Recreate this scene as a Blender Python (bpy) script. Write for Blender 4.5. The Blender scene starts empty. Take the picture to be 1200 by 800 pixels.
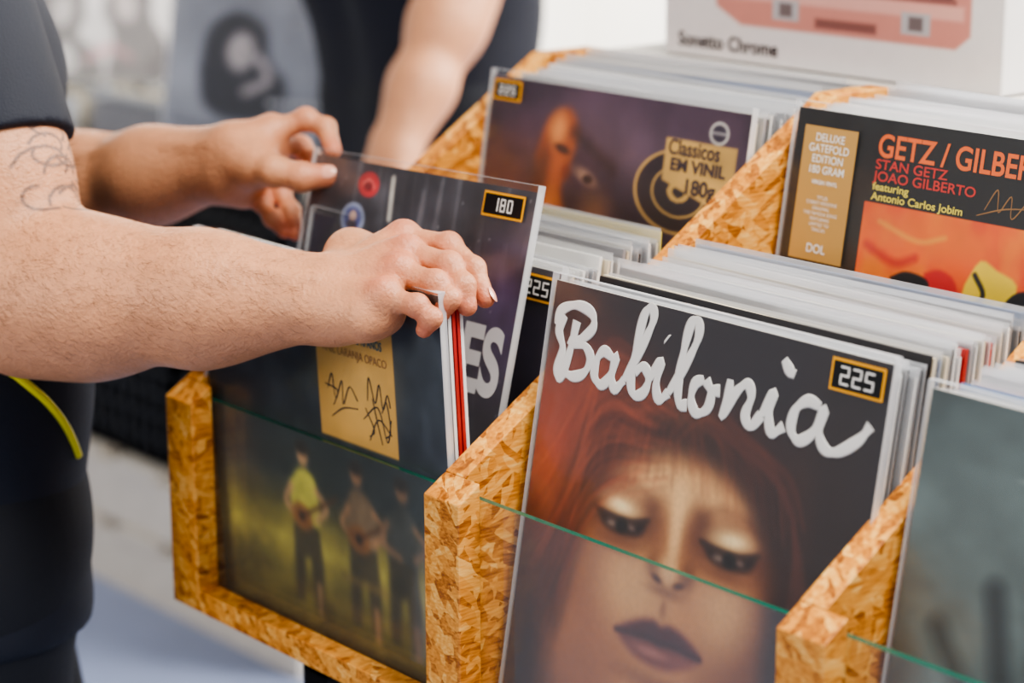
import bpy, numpy as np, math, random
from mathutils import Vector, Matrix
from mathutils.bvhtree import BVHTree
random.seed(7); rng=np.random.default_rng(7)
H=.85; S=.346; FZ=-.18; W=.315
C0=np.array([1.5998,-.9708,1.3636]); FW=np.array([-.7419,.6238,-.246]); R_=np.array([.6443,.7648,-.0038]); U_=np.array([-.1857,.1613,.9693]); F=2724.3
A=lambda *v: np.array(v,float)
def P3(s): return [A(*[float(x)/1000 for x in q.split(',')]) for q in s.split('|')]
def nrm(v): v=np.array(v,float); return v/np.linalg.norm(v)
def lin(c):
    c=np.array(c,float)/255.; return np.where(c<=.04045,c/12.92,((c+.055)/1.055)**2.4)
def rgba(c): return tuple(lin(c))+(1.,)
sc=bpy.context.scene
def link(o,parent=None):
    sc.collection.objects.link(o)
    if parent is not None: o.parent=parent
    return o
def empty(name,loc=(0,0,0)):
    e=bpy.data.objects.new(name,None); e.empty_display_size=.1; e.location=loc; return link(e)
# ---------------------------------------------------------------- materials
def newmat(name):
    m=bpy.data.materials.new(name); m.use_nodes=True; nt=m.node_tree
    b=nt.nodes['Principled BSDF']; return m,nt,b
def mat(name,col,rough=.5,metal=0,coat=0,var=.12,nscale=30,bump=0,bscale=200,sss=0,attr=None,spec=.5):
    m,nt,b=newmat(name); N=nt.nodes; L=nt.links
    tc=N.new('ShaderNodeTexCoord'); no=N.new('ShaderNodeTexNoise'); no.inputs['Scale'].default_value=nscale; no.inputs['Detail'].default_value=4
    L.new(tc.outputs['Object'],no.inputs['Vector'])
    mr=N.new('ShaderNodeMapRange'); mr.inputs['To Min'].default_value=1-var; mr.inputs['To Max'].default_value=1+var
    L.new(no.outputs['Fac'],mr.inputs['Value'])
    mx=N.new('ShaderNodeMix'); mx.data_type='RGBA'; mx.blend_type='MULTIPLY'; mx.inputs['Factor'].default_value=1
    if attr:
        at=N.new('ShaderNodeAttribute'); at.attribute_name=attr; L.new(at.outputs['Color'],mx.inputs['A'])
    else: mx.inputs['A'].default_value=rgba(col)
    L.new(mr.outputs['Result'],mx.inputs['B']); L.new(mx.outputs['Result'],b.inputs['Base Color'])
    b.inputs['Roughness'].default_value=rough; b.inputs['Metallic'].default_value=metal; b.inputs['Coat Weight'].default_value=coat
    b.inputs['Coat Roughness'].default_value=.12; b.inputs['Specular IOR Level'].default_value=spec
    if sss: 
        b.inputs['Subsurface Weight'].default_value=sss; b.inputs['Subsurface Radius'].default_value=(1,.35,.2); b.inputs['Subsurface Scale'].default_value=.004
    if bump:
        n2=N.new('ShaderNodeTexNoise'); n2.inputs['Scale'].default_value=bscale; n2.inputs['Detail'].default_value=6; L.new(tc.outputs['Object'],n2.inputs['Vector'])
        bp=N.new('ShaderNodeBump'); bp.inputs['Strength'].default_value=bump; bp.inputs['Distance'].default_value=.002
        L.new(n2.outputs['Fac'],bp.inputs['Height']); L.new(bp.outputs['Normal'],b.inputs['Normal'])
    return m
def osb():
    m,nt,b=newmat('osb_board'); N=nt.nodes; L=nt.links
    tc=N.new('ShaderNodeTexCoord'); vals=[]
    no=N.new('ShaderNodeTexNoise'); no.inputs['Scale'].default_value=30; L.new(tc.outputs['Object'],no.inputs['Vector'])
    ad=N.new('ShaderNodeVectorMath'); ad.operation='MULTIPLY_ADD'; ad.inputs[1].default_value=(.006,.006,.006); L.new(no.outputs['Color'],ad.inputs[0]); L.new(tc.outputs['Object'],ad.inputs[2])
    for rot,s in (((.45,.3,0),(90,22,180)),((1.25,-.5,.2),(100,24,165)),((-.5,.9,.1),(90,20,175))):
        mp=N.new('ShaderNodeMapping'); mp.vector_type='TEXTURE'; mp.inputs['Rotation'].default_value=rot; mp.inputs['Scale'].default_value=tuple(1/x for x in s)
        L.new(ad.outputs[0],mp.inputs['Vector'])
        vo=N.new('ShaderNodeTexVoronoi'); vo.inputs['Scale'].default_value=1; L.new(mp.outputs['Vector'],vo.inputs['Vector'])
        sp=N.new('ShaderNodeSeparateColor'); L.new(vo.outputs['Color'],sp.inputs[0]); vals.append((sp,vo))
    def mixv(f,a,bb):
        x=N.new('ShaderNodeMix'); x.data_type='FLOAT'; L.new(f,x.inputs['Factor']); L.new(a,x.inputs['A']); L.new(bb,x.inputs['B']); return x.outputs['Result']
    def step(v,t):
        x=N.new('ShaderNodeMath'); x.operation='GREATER_THAN'; x.inputs[1].default_value=t; L.new(v,x.inputs[0]); return x.outputs[0]
    a=mixv(step(vals[0][0].outputs[1],.5),vals[0][0].outputs[0],vals[1][0].outputs[0])
    a=mixv(step(vals[2][0].outputs[1],.62),a,vals[2][0].outputs[0])
    n3=N.new('ShaderNodeTexNoise'); n3.inputs['Scale'].default_value=1; n3.inputs['Detail'].default_value=6
    mp=N.new('ShaderNodeMapping'); mp.inputs['Scale'].default_value=(260,60,520); mp.inputs['Rotation'].default_value=(.3,0,0); L.new(tc.outputs['Object'],mp.inputs['Vector']); L.new(mp.outputs['Vector'],n3.inputs['Vector'])
    ma=N.new('ShaderNodeMath'); ma.operation='MULTIPLY_ADD'; ma.inputs[1].default_value=.85; L.new(n3.outputs['Fac'],ma.inputs[0])
    mb=N.new('ShaderNodeMath'); mb.operation='MULTIPLY_ADD'; mb.inputs[1].default_value=.52; mb.inputs[2].default_value=-.15; L.new(a,mb.inputs[0]); L.new(mb.outputs[0],ma.inputs[2])
    cr=N.new('ShaderNodeValToRGB'); e=cr.color_ramp.elements
    e[0].position=0; e[0].color=rgba((88,42,12)); e[1].position=1; e[1].color=rgba((250,206,126))
    for p,c in ((.25,(154,88,28)),(.45,(206,132,48)),(.7,(232,164,74))):
        x=e.new(p); x.color=rgba(c)
    L.new(ma.outputs[0],cr.inputs['Fac']); L.new(cr.outputs['Color'],b.inputs['Base Color'])
    b.inputs['Roughness'].default_value=.5
    bp=N.new('ShaderNodeBump'); bp.inputs['Strength'].default_value=.3; bp.inputs['Distance'].default_value=.001; L.new(ma.outputs[0],bp.inputs['Height']); L.new(bp.outputs['Normal'],b.inputs['Normal'])
    return m
def clear(name,col,alpha,gl=.06,rough=.06,base=.03,top=.6):
    m=bpy.data.materials.new(name); m.use_nodes=True; nt=m.node_tree; N=nt.nodes; L=nt.links
    N.remove(N['Principled BSDF']); out=N['Material Output']
    tr=N.new('ShaderNodeBsdfTransparent'); tr.inputs[0].default_value=tuple(1-(1-x)*.12 for x in rgba(col)[:3])+(1,)
    di=N.new('ShaderNodeBsdfDiffuse'); di.inputs[0].default_value=rgba(col)
    g=N.new('ShaderNodeBsdfGlossy'); g.inputs['Roughness'].default_value=rough; g.inputs[0].default_value=(1,1,1,1)
    m1=N.new('ShaderNodeMixShader'); m1.inputs[0].default_value=alpha; L.new(tr.outputs[0],m1.inputs[1]); L.new(di.outputs[0],m1.inputs[2])
    lw=N.new('ShaderNodeLayerWeight'); lw.inputs[0].default_value=.5
    pw=N.new('ShaderNodeMath'); pw.operation='POWER'; pw.inputs[1].default_value=4; L.new(lw.outputs['Facing'],pw.inputs[0])
    mm=N.new('ShaderNodeMath'); mm.operation='MULTIPLY_ADD'; mm.inputs[1].default_value=top; mm.inputs[2].default_value=base; L.new(pw.outputs[0],mm.inputs[0])
    no=N.new('ShaderNodeTexNoise'); no.inputs['Scale'].default_value=14; tc=N.new('ShaderNodeTexCoord'); L.new(tc.outputs['Object'],no.inputs['Vector'])
    bp=N.new('ShaderNodeBump'); bp.inputs['Strength'].default_value=gl; bp.inputs['Distance'].default_value=.01; L.new(no.outputs['Fac'],bp.inputs['Height']); L.new(bp.outputs['Normal'],g.inputs['Normal'])
    m2=N.new('ShaderNodeMixShader'); L.new(mm.outputs[0],m2.inputs[0]); L.new(m1.outputs[0],m2.inputs[1]); L.new(g.outputs[0],m2.inputs[2])
    L.new(m2.outputs[0],out.inputs['Surface']); return m
M_osb=osb()
M_glass=clear('pane_glass',(215,224,220),.02,.0,.02,.035,.4); M_gedge=mat('glass_edge_green',(22,92,76),.15,var=.15)
M_plastic=clear('plastic_sleeve',(235,238,240),.025,.35,.16,.03,.4)
M_plasticE=clear('plastic_sleeve_edge',(244,246,250),.34,.2,.2,.07,.5)
M_print=mat('printed_cover',(0,0,0),.38,coat=.2,var=.05,nscale=60,attr='Col')
M_paper=mat('sleeve_card',(200,196,188),.6)
def flat(name,c,r=.5,**k): return mat(name,c,r,var=.04,**k)
M_white=flat('white_ink',(240,238,234)); M_black=flat('black_ink',(14,14,16),.3); M_orange=flat('orange_ink',(246,112,40)); M_redk=flat('red_ink',(214,52,42)); M_yel=flat('yellow_ink',(240,222,90)); M_tag=flat('tag_yellow',(240,170,36),.35)
M_gold=flat('gold_ink',(222,160,62),.4); M_tan=flat('tan_sticker',(190,148,84)); M_brown=flat('brown_ink',(150,108,60)); M_blackplas=mat('black_plastic',(18,18,21),.4)
# ---------------------------------------------------------------- mesh helpers
def mesh(name,verts,faces,mats,parent=None,fm=None,smooth=False,cols=None,mw=None):
    me=bpy.data.meshes.new(name); me.from_pydata([tuple(map(float,v)) for v in verts],[],[tuple(int(i) for i in f) for f in faces])
    for m in (mats if isinstance(mats,(list,tuple)) else [mats]): me.materials.append(m)
    if fm is not None: me.polygons.foreach_set('material_index',list(fm))
    if smooth: me.polygons.foreach_set('use_smooth',[True]*len(me.polygons))
    if cols is not None:
        ca=me.color_attributes.new('Col','FLOAT_COLOR','POINT'); c=np.ones((len(verts),4),np.float32); c[:,:3]=cols; ca.data.foreach_set('color',c.ravel())
    me.update(); o=bpy.data.objects.new(name,me); link(o,parent)
    if mw is not None: o.matrix_local=mw
    return o
class MB:
    def __init__(s): s.v=[];s.f=[];s.m=[]
    def add(s,v,f,m=0):
        b=len(s.v); s.v+=list(v); s.f+=[tuple(i+b for i in q) for q in f]; s.m+=[m]*len(f)
    def hexa(s,c,m=0):
        s.add(c,[(0,3,2,1),(4,5,6,7),(0,1,5,4),(1,2,6,5),(2,3,7,6),(3,0,4,7)],m)
    def box(s,x0,x1,y0,y1,z0,z1,m=0):
        s.hexa([(x0,y0,z0),(x1,y0,z0),(x1,y1,z0),(x0,y1,z0),(x0,y0,z1),(x1,y0,z1),(x1,y1,z1),(x0,y1,z1)],m)
    def prism(s,poly,x0,x1,m=0):
        n=len(poly); v=[(x0,y,z) for y,z in poly]+[(x1,y,z) for y,z in poly]
        s.add(v,[tuple(range(n)),tuple(range(2*n-1,n-1,-1))]+[(i,i+n,(i+1)%n+n,(i+1)%n) for i in range(n)],m)
    def obj(s,name,mats,parent=None,bevel=0,**k):
        o=mesh(name,s.v,s.f,mats,parent,s.m,**k)
        if bevel:
            b=o.modifiers.new('b','BEVEL'); b.width=bevel; b.segments=2; b.limit_method='ANGLE'
        return o
# ---------------------------------------------------------------- record bin
sl=.624
binE=empty('record_bin')
NB=4
for i in range(NB+1):
    x=S*i
    b=MB(); b.prism([(.0205,.671),(.52,.671),(.52,1.04),(.465,1.10),(.40,1.10),(.0205,H+sl*.0205)],x,x+.022); b.obj('divider_%d'%i,M_osb,binE,bevel=.0008)
    b=MB(); b.prism([(0,.671),(.02,.671),(.02,H+sl*.02),(0,H)],x,x+.040); b.obj('front_post_%d'%i,M_osb,binE,bevel=.0012)
for i in range(NB):
    x=S*i
    b=MB(); b.box(x+.0402,x+S-.0002,0,.02,.671,.690); b.obj('front_rail_%d'%i,M_osb,binE,bevel=.001)
    b=MB(); b.box(x+.0222,x+S-.0002,.0275,.265,.663,.673); b.obj('bin_floor_%d'%i,M_osb,binE)
    b=MB(); b.box(x+.0222,x+S-.0002,.267,.279,.671,.90); b.obj('riser_%d'%i,M_osb,binE)
    b=MB(); b.box(x+.0222,x+S-.0002,.28,.505,.755,.767); b.obj('tier_floor_%d'%i,M_osb,binE)
    b=MB(); b.box(x+.0222,x+S-.0002,.506,.518,.671,1.03); b.obj('back_panel_%d'%i,M_osb,binE)
    b=MB(); b.box(x+.0225,x+S-.0005,.0208,.0258,.676,.850)
    o=b.obj('glass_panel_%d'%i,[M_glass,M_gedge],binE)
    o.data.polygons.foreach_set('material_index',[1,1,0,1,0,1]); 
b=MB()
for x in (.10,1.2):
    for y in (.06,.44): b.box(x,x+.04,y,y+.04,FZ,.662)
b.box(.10,1.24,.06,.085,.622,.662); b.box(.10,1.24,.455,.48,.622,.662); b.box(.1,1.24,.06,.48,FZ+.15,FZ+.17)
b.obj('leg_frame',M_blackplas,binE,bevel=.003)
# ---------------------------------------------------------------- painting
def setn(n):
    global NG,gu,gv
    NG=n; gu,gv=np.meshgrid(np.linspace(0,1,n),np.linspace(0,1,n))
setn(240)
def vnoise(fx,fy,seed,oct=3):
    r=np.random.default_rng(seed); out=np.zeros_like(gu); amp=1;tot=0
    for o in range(oct):
        nx,ny=int(fx*2**o)+2,int(fy*2**o)+2; g=r.random((ny+1,nx+1)); x=gu*(nx-1); y=gv*(ny-1); xi=x.astype(int); yi=y.astype(int); fx_=x-xi; fy_=y-yi; fx_=fx_*fx_*(3-2*fx_); fy_=fy_*fy_*(3-2*fy_)
        out+=amp*((g[yi,xi]*(1-fx_)+g[yi,xi+1]*fx_)*(1-fy_)+(g[yi+1,xi]*(1-fx_)+g[yi+1,xi+1]*fx_)*fy_); tot+=amp; amp*=.5
    return out/tot
class Cv:
    def __init__(s,c): s.c=np.ones((NG,NG,3))*np.array(c,float)
    def mix(s,m,c,a=1):
        m=(np.clip(m,0,1)*a)[...,None]; s.c=s.c*(1-m)+np.array(c,float)*m
    def ell(s,c,u,v,rx,ry,rot=0,soft=.2,a=1):
        x=gu-u;y=gv-v; co,si=math.cos(rot),math.sin(rot); X=(x*co+y*si)/rx; Y=(-x*si+y*co)/ry
        d=np.sqrt(X*X+Y*Y); t=np.clip((1+soft-d)/(2*soft),0,1); s.mix(t*t*(3-2*t),c,a)
    def seg(s,pts):
        d=np.full(gu.shape,9.)
        for (a,b),(p,q) in zip(pts[:-1],pts[1:]):
            l=(p-a)**2+(q-b)**2+1e-12; t=np.clip(((gu-a)*(p-a)+(gv-b)*(q-b))/l,0,1); d=np.minimum(d,np.hypot(gu-a-t*(p-a),gv-b-t*(q-b)))
        return d
    def line(s,c,pts,w,soft=.004,a=1): s.mix((w/2+soft-s.seg(smooth(pts,5)))/(2*soft),c,a)
    def poly(s,c,pts,soft=.004,a=1,sm=0):
        if sm: pts=smooth(list(pts)+[pts[0]],sm)
        ins=np.zeros(gu.shape,bool); n=len(pts)
        for i in range(n):
            a1,b1=pts[i]; a2,b2=pts[(i+1)%n]
            if b1==b2: continue
            ins^=((b1>gv)!=(b2>gv))&(gu<(a2-a1)*(gv-b1)/(b2-b1)+a1)
        d=s.seg(list(pts)+[pts[0]]); t=np.clip((np.where(ins,d,-d)+soft)/(2*soft),0,1); s.mix(t*t*(3-2*t),c,a)
    def mul(s,m): s.c=s.c*m[...,None]
    def blur(s,r):
        for _ in range(3):
            for ax in (0,1):
                p=np.pad(s.c,[(r,r) if k==ax else (0,0) for k in range(3)],mode='edge'); q=np.cumsum(p,axis=ax)
                q=np.concatenate([np.zeros_like(np.take(q,[0],axis=ax)),q],axis=ax); n=s.c.shape[ax]
                s.c=(np.take(q,range(2*r+1,2*r+1+n),axis=ax)-np.take(q,range(0,n),axis=ax))/(2*r+1)
def smooth(p,n=6):
    p=[np.array(q,float) for q in p]; P=[2*p[0]-p[1]]+p+[2*p[-1]-p[-2]]; o=[]
    for i in range(1,len(P)-2):
        for k in range(n):
            t=k/n; o.append(tuple(.5*((2*P[i])+(-P[i-1]+P[i+1])*t+(2*P[i-1]-5*P[i]+4*P[i+1]-P[i+2])*t*t+(-P[i-1]+3*P[i]-3*P[i+1]+P[i+2])*t**3)))
    o.append(tuple(p[-1])); return o
def art_bab():
    c=Cv((34,27,34)); n=vnoise(6,6,1)
    c.ell((76,36,27),.14,.55,.34,.42,0,.5); c.ell((148,56,32),.16,.40,.22,.22,-.4,.8,.8); c.ell((196,80,46),.11,.32,.12,.15,-.5,.9,.7)
    c.ell((84,38,27),.42,.27,.30,.11,0,.7,.8); c.ell((38,22,20),.88,.62,.16,.5,0,.5,.9)
    c.ell((194,132,80),.475,.61,.275,.38,0,.16); c.ell((176,110,62),.26,.78,.15,.19,.3,.7,.85)
    c.ell((146,86,50),.235,.60,.06,.18,-.05,.9,.8); c.ell((112,60,34),.735,.66,.065,.28,.15,.9,.85); c.ell((132,76,44),.67,.80,.1,.12,-.5,.9,.7); c.ell((128,74,42),.29,.86,.08,.10,.6,.9,.5)
    c.ell((236,190,130),.46,.405,.17,.075,0,.9,.95); c.ell((228,174,114),.37,.62,.10,.085,.2,.9,.8); c.ell((220,166,110),.655,.60,.07,.075,0,.9,.75)
    c.ell((206,148,92),.47,.87,.09,.055,0,.9,.8); c.ell((112,62,38),.475,.808,.10,.02,0,.9,.6); c.ell((120,66,38),.5,.965,.3,.05,0,.8,.7)
    c.ell((120,66,38),.43,.47,.03,.07,0,.9,.6); c.ell((112,60,36),.535,.47,.035,.07,0,.9,.65)
    for ex,ey,sg in ((.31,.468,1),(.64,.462,-1)):
        c.ell((104,56,36),ex,ey+.004,.098,.055,.05*sg,.9,.85); c.ell((84,42,28),ex+.08*sg,ey-.01,.03,.05,.3*sg,.9,.6); c.ell((84,42,30),ex-.085*sg,ey+.01,.03,.03,0,.9,.5)
        c.ell((240,204,144),ex-.004*sg,ey-.014,.057,.023,.08*sg,.9,.95); c.ell((252,228,178),ex-.006*sg,ey-.016,.026,.009,.08*sg,.9,.7)
        c.line((92,50,34),[(ex-.08*sg,ey-.05),(ex-.02*sg,ey-.072),(ex+.05*sg,ey-.068),(ex+.095*sg,ey-.04)],.010,.018,.5)
        c.poly((24,11,13),[(ex-.078,ey+.010),(ex-.03,ey+.013),(ex+.03,ey+.012),(ex+.078,ey+.002),(ex+.06,ey+.036),(ex,ey+.047),(ex-.05,ey+.038)],.013,.95,4)
        c.line((18,8,10),[(ex-.085,ey+.006),(ex-.03,ey+.010),(ex+.03,ey+.009),(ex+.085,ey-.004)],.006,.006,.9)
        c.ell((150,128,112),ex-.028,ey+.029,.015,.007,0,.9,.85); c.ell((146,122,106),ex+.035,ey+.025,.012,.006,0,.9,.75); c.ell((8,6,8),ex+.004,ey+.027,.016,.015,0,.6,.95)
        c.ell((150,92,60),ex,ey+.078,.06,.012,0,.9,.5); c.ell((96,50,34),ex,ey+.061,.062,.011,0,.9,.5)
    c.ell((240,194,136),.48,.48,.016,.09,0,.9,.75); c.ell((238,190,134),.470,.552,.026,.022,0,.9,.7)
    c.ell((120,70,42),.425,.555,.018,.026,0,.9,.55); c.ell((104,58,36),.532,.555,.02,.028,0,.9,.65)
    c.ell((52,20,16),.443,.581,.017,.007,.3,.8,.85); c.ell((52,20,16),.509,.581,.017,.007,-.3,.8,.85); c.ell((112,62,38),.475,.603,.05,.012,0,.9,.6)
    c.poly((112,56,50),[(.335,.722),(.37,.698),(.42,.676),(.452,.670),(.475,.678),(.50,.670),(.54,.677),(.58,.695),(.607,.717),(.57,.745),(.52,.767),(.47,.773),(.41,.764),(.365,.743)],.014,.95,4)
    c.poly((66,24,28),[(.34,.721),(.40,.692),(.452,.677),(.475,.685),(.50,.677),(.55,.688),(.60,.716),(.55,.716),(.475,.719),(.40,.716)],.012,.85,3)
    c.line((28,10,14),[(.34,.722),(.40,.717),(.45,.713),(.475,.717),(.51,.712),(.56,.715),(.602,.717)],.005,.007,.9)
    c.ell((180,112,100),.455,.742,.045,.010,0,.9,.75); c.ell((140,78,70),.545,.740,.03,.009,0,.9,.5); c.ell((132,78,48),.475,.642,.010,.020,0,.9,.6)
    c.poly((42,22,20),[(.08,.66),(.11,.42),(.2,.28),(.5,.215),(.78,.27),(.86,.5),(.84,.8),(.785,.7),(.765,.5),(.69,.375),(.6,.325),(.47,.305),(.37,.325),(.28,.375),(.215,.46),(.175,.6),(.14,.78)],.04,.86,4)
    r=random.Random(3)
    for k in range(150):
        u0=.16+.62*r.random(); e=.33+.14*abs(u0-.5)*2+r.uniform(-.07,.04)
        c.line(r.choice([(116,54,34),(80,38,27),(50,25,22),(150,72,44)]),[(.36+r.uniform(0,.16)+(u0-.45)*.4,.19+r.uniform(0,.03)),(u0-.01,.27),(u0+(u0-.45)*.18+r.uniform(-.01,.01),e)],.002,.006,.26)
    for k in range(140):
        v0=r.uniform(.12,.66); x1=r.uniform(.0,.16)
        c.line(r.choice([(176,78,44),(134,56,32),(76,34,24),(206,100,60)]),[(r.uniform(.3,.44),v0*.4+.13),(.2,v0*.8-.0),(x1,v0+.22)],.002,.007,.23)
    for k in range(40):
        x1=r.uniform(.8,.98); c.line(r.choice([(66,34,28),(84,42,32)]),[(r.uniform(.5,.64),.22),(.80,.36),(x1,.85)],.003,.006,.3)
    c.ell((28,20,22),.5,1.03,.6,.06,0,.6,.9); c.ell((30,20,24),.03,.95,.09,.3,0,.7,.85)
    c.blur(1); c.mul(.95+.14*n+.05*(vnoise(130,130,77,1)-.5)); return c.c
def art_left():
    c=Cv((46,52,58)); n=vnoise(12,12,3); c.ell((80,90,92),.3,.2,.5,.2,0,.8,.5); c.ell((60,66,58),.5,.55,.5,.1,0,.9,.6)
    c.mix((gv-.58)*8,(122,110,48)); c.mix(1-abs(gv-.76)/.10,(204,186,82),.8); c.mix((gv-.88)*9,(92,80,36),.9)
    def person(x,col,skin,lean,g):
        c.ell(skin,x+lean,.515,.024,.030,0,.4); c.ell((46,36,28),x+lean,.497,.027,.018,0,.5)
        c.poly(col,[(x-.06,.60),(x-.02+lean,.555),(x+.03+lean,.558),(x+.06,.60),(x+.05,.72),(x-.05,.72)],.012,1,3)
        c.line(skin,[(x-.055,.61),(x-.08,.66),(x-.01,.69)],.020,.008); c.line(skin,[(x+.055,.60),(x+.095,.64),(x+.05,.68)],.018,.008)
        c.poly((72,62,40),[(x-.055,.70),(x+.055,.70),(x+.065,.80),(x+.055,.93),(x+.02,.93),(x+.01,.79),(x-.015,.80),(x-.03,.92),(x-.065,.92),(x-.06,.80)],.012,.95)
        c.line(skin,[(x+.04,.86),(x+.04,.935)],.022,.008,.7)
        if g: c.ell((166,106,52),x-.015,.685,.045,.036,.25,.3); c.ell((50,30,18),x-.015,.683,.012,.012,0,.4); c.line((100,64,36),[(x,.675),(x+.14,.60)],.011)
    person(.40,(230,218,88),(206,158,110),.005,1); person(.64,(140,112,80),(186,134,92),-.01,1); person(.80,(78,78,70),(160,118,84),.01,0)
    c.line((150,120,60),[(.55,.80),(.72,.80)],.02,.01,.6)
    c.mul(.76+.5*n); c.blur(1)
    c.poly((218,168,84),[(.50,.1),(.81,.1),(.81,.435),(.50,.435)],.003)
    c.ell((234,192,114),.66,.25,.12,.12,0,.9,.5)
    c.mul(.92+.16*n); return c.c
def art_180():
    c=Cv((60,60,68)); n=vnoise(8,14,4); st=vnoise(40,3,5)
    c.mix((st-.52)*3,(104,106,114),.65); c.ell((110,84,134),.94,.30,.14,.16,0,.9,.7); c.ell((50,44,60),.7,.85,.4,.3,0,.8,.7)
    c.line((214,214,206),[(.385,.03),(.395,.13)],.02,.005,.9); c.line((206,206,204),[(.70,.22),(.69,.31)],.02,.005,.85); c.line((180,180,180),[(.74,.2),(.735,.28)],.006,.004,.7)
    c.line((140,140,146),[(.53,.05),(.52,.5),(.5,.95)],.010,.01,.6); c.line((120,120,128),[(.60,.02),(.595,.5)],.012,.01,.4)
    c.ell((176,52,58),.275,.055,.05,.033,0,.12); c.line((226,120,112),[(.25,.055),(.275,.045),(.30,.06)],.012,.004,.7); c.ell((110,30,40),.275,.06,.02,.012,0,.4)
    c.ell((160,172,200),.225,.15,.058,.042,0,.1); c.ell((70,80,140),.225,.15,.040,.031,0,.3); c.ell((216,180,160),.225,.143,.017,.015,0,.4); c.ell((60,50,60),.225,.165,.025,.012,0,.4)
    r=random.Random(5)
    for k in range(7): c.line((186,188,190),[(.66+r.uniform(-.02,.02),.20+k*.014),(.72+r.uniform(-.02,.03),.203+k*.014)],.005,.003,.8)
    for k in range(60): c.ell((180,180,186),r.random(),r.random(),.004,.003,0,.6,.5)
    c.mul(.65+.7*n); return c.c
def art_backleft():
    c=Cv((54,40,58)); n=vnoise(9,7,6); c.mix(vnoise(5,4,9)*1.8-.6,(104,76,98),.8)
    c.ell((120,94,112),.55,.12,.25,.08,.2,.8,.6); c.ell((44,30,44),.75,.75,.4,.3,0,.7,.8); c.ell((118,62,56),.12,.4,.2,.2,0,.8,.6); c.ell((96,60,110),.5,.46,.25,.06,.1,.9,.5)
    c.poly((168,84,42),[(.21,.20),(.25,.09),(.33,.06),(.375,.12),(.36,.20),(.33,.28),(.37,.38),(.33,.50),(.22,.5),(.19,.36),(.225,.27)],.02,.95,4)
    c.ell((230,158,92),.29,.12,.03,.04,.2,.9,.8); c.ell((76,34,24),.24,.24,.03,.07,.1,.9,.8); c.ell((222,142,76),.29,.36,.035,.06,0,.9,.8); c.ell((50,26,24),.315,.17,.03,.012,.2,.6,.9); c.ell((120,50,30),.34,.23,.02,.02,0,.8,.8)
    c.ell((200,160,130),.42,.232,.045,.018,.3,.8,.8); c.ell((28,18,28),.43,.238,.02,.012,0,.5,.9); c.ell((180,118,66),.47,.33,.06,.06,.4,.9,.5)
    c.line((36,22,32),[(.36,.12),(.44,.16),(.52,.2)],.03,.02,.7)
    c.ell((214,210,204),.895,.06,.035,.03,0,.1); c.ell((60,50,70),.895,.06,.026,.022,0,.15); c.line((220,216,210),[(.87,.06),(.92,.06)],.005)
    for r,cc in ((.165,(222,178,100)),(.155,(48,34,44)),(.10,(222,178,100)),(.092,(48,34,44)),(.04,(222,178,100)),(.022,(48,34,44))): c.ell(cc,.775,.225,r,r*.66,0,.03)
    c.poly((222,178,100),[(.71,.09),(.965,.09),(.965,.22),(.90,.25),(.71,.20)],.004)
    c.mul(.8+.4*n); return c.c
def art_getz():
    c=Cv((20,20,22)); n=vnoise(8,8,8); k=Cv((244,98,34))
    k.mix(vnoise(9,9,12)*4-1.9,(222,58,34),.7); k.mix(vnoise(12,7,13)*4-2,(250,146,46),.7); k.ell((248,126,40),.45,.25,.25,.05,0,.9,.7)
    k.poly((206,34,34),[(.455,.34),(.50,.325),(.55,.35),(.56,.43),(.47,.45)],.008,.95,3); k.poly((246,214,54),[(.575,.345),(.61,.285),(.66,.30),(.72,.325),(.70,.40),(.62,.43),(.57,.40)],.006,1,3); k.poly((240,140,150),[(.30,.40),(.37,.43),(.36,.5),(.29,.5)],.006,.9,3)
    k.poly((16,14,16),[(.355,.365),(.40,.345),(.46,.352),(.47,.375),(.42,.39),(.37,.385)],.005,1,4); k.poly((14,14,16),[(.67,.42),(.70,.36),(.74,.335),(.78,.35),(.80,.43),(.72,.48)],.005,1,3); k.poly((250,220,70),[(.40,.42),(.48,.41),(.5,.5),(.41,.5)],.006,.95,3); k.poly((40,70,60),[(.80,.26),(.86,.24),(.88,.32),(.82,.34)],.006,.9,3)
    k.line((20,16,18),[(.60,.32),(.63,.36),(.61,.40)],.012,.004); k.line((250,190,70),[(.30,.24),(.42,.27),(.5,.25)],.012,.006,.6); k.line((200,40,34),[(.27,.30),(.36,.33),(.42,.31)],.02,.008,.7)
    k.poly((14,14,16),[(.26,.60),(.34,.58),(.4,.66),(.36,.95),(.26,1)],.006,1,3); k.poly((14,14,16),[(.6,.6),(.8,.55),(.9,.8),(.7,.9)],.006,1,3)
    m=((gu>.245)&(gv>.198))[...,None]; c.c=np.where(m,k.c,c.c)
    c.mul(.93+.14*n); return c.c
def art_right():
    c=Cv((76,90,90)); n=vnoise(7,9,11)
    c.poly((38,48,52),[(.30,.30),(.45,.22),(.58,.30),(.62,.5),(.8,.7),(.85,1),(.1,1),(.14,.72),(.30,.55)],.05,.9,4); c.ell((130,146,142),.15,.4,.2,.3,.3,.9,.5); c.ell((150,160,152),.3,.13,.06,.006,0,.5,.7)
    c.line((100,118,116),[(.3,.5),(.4,.7),(.36,.9)],.06,.05,.6); c.line((24,30,34),[(.5,.5),(.46,.7),(.52,.9)],.04,.04,.7)
    c.line((20,28,32),[(.1,.45),(.2,.6),(.16,.8)],.03,.03,.8); c.line((30,38,42),[(.22,.35),(.26,.5)],.05,.02,.8); c.mul(.75+.5*n); return c.c
def art_dark(col,seed):
    def f():
        c=Cv(col); c.mul(.6+.8*vnoise(6,6,seed)); return c.c
    return f
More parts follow.
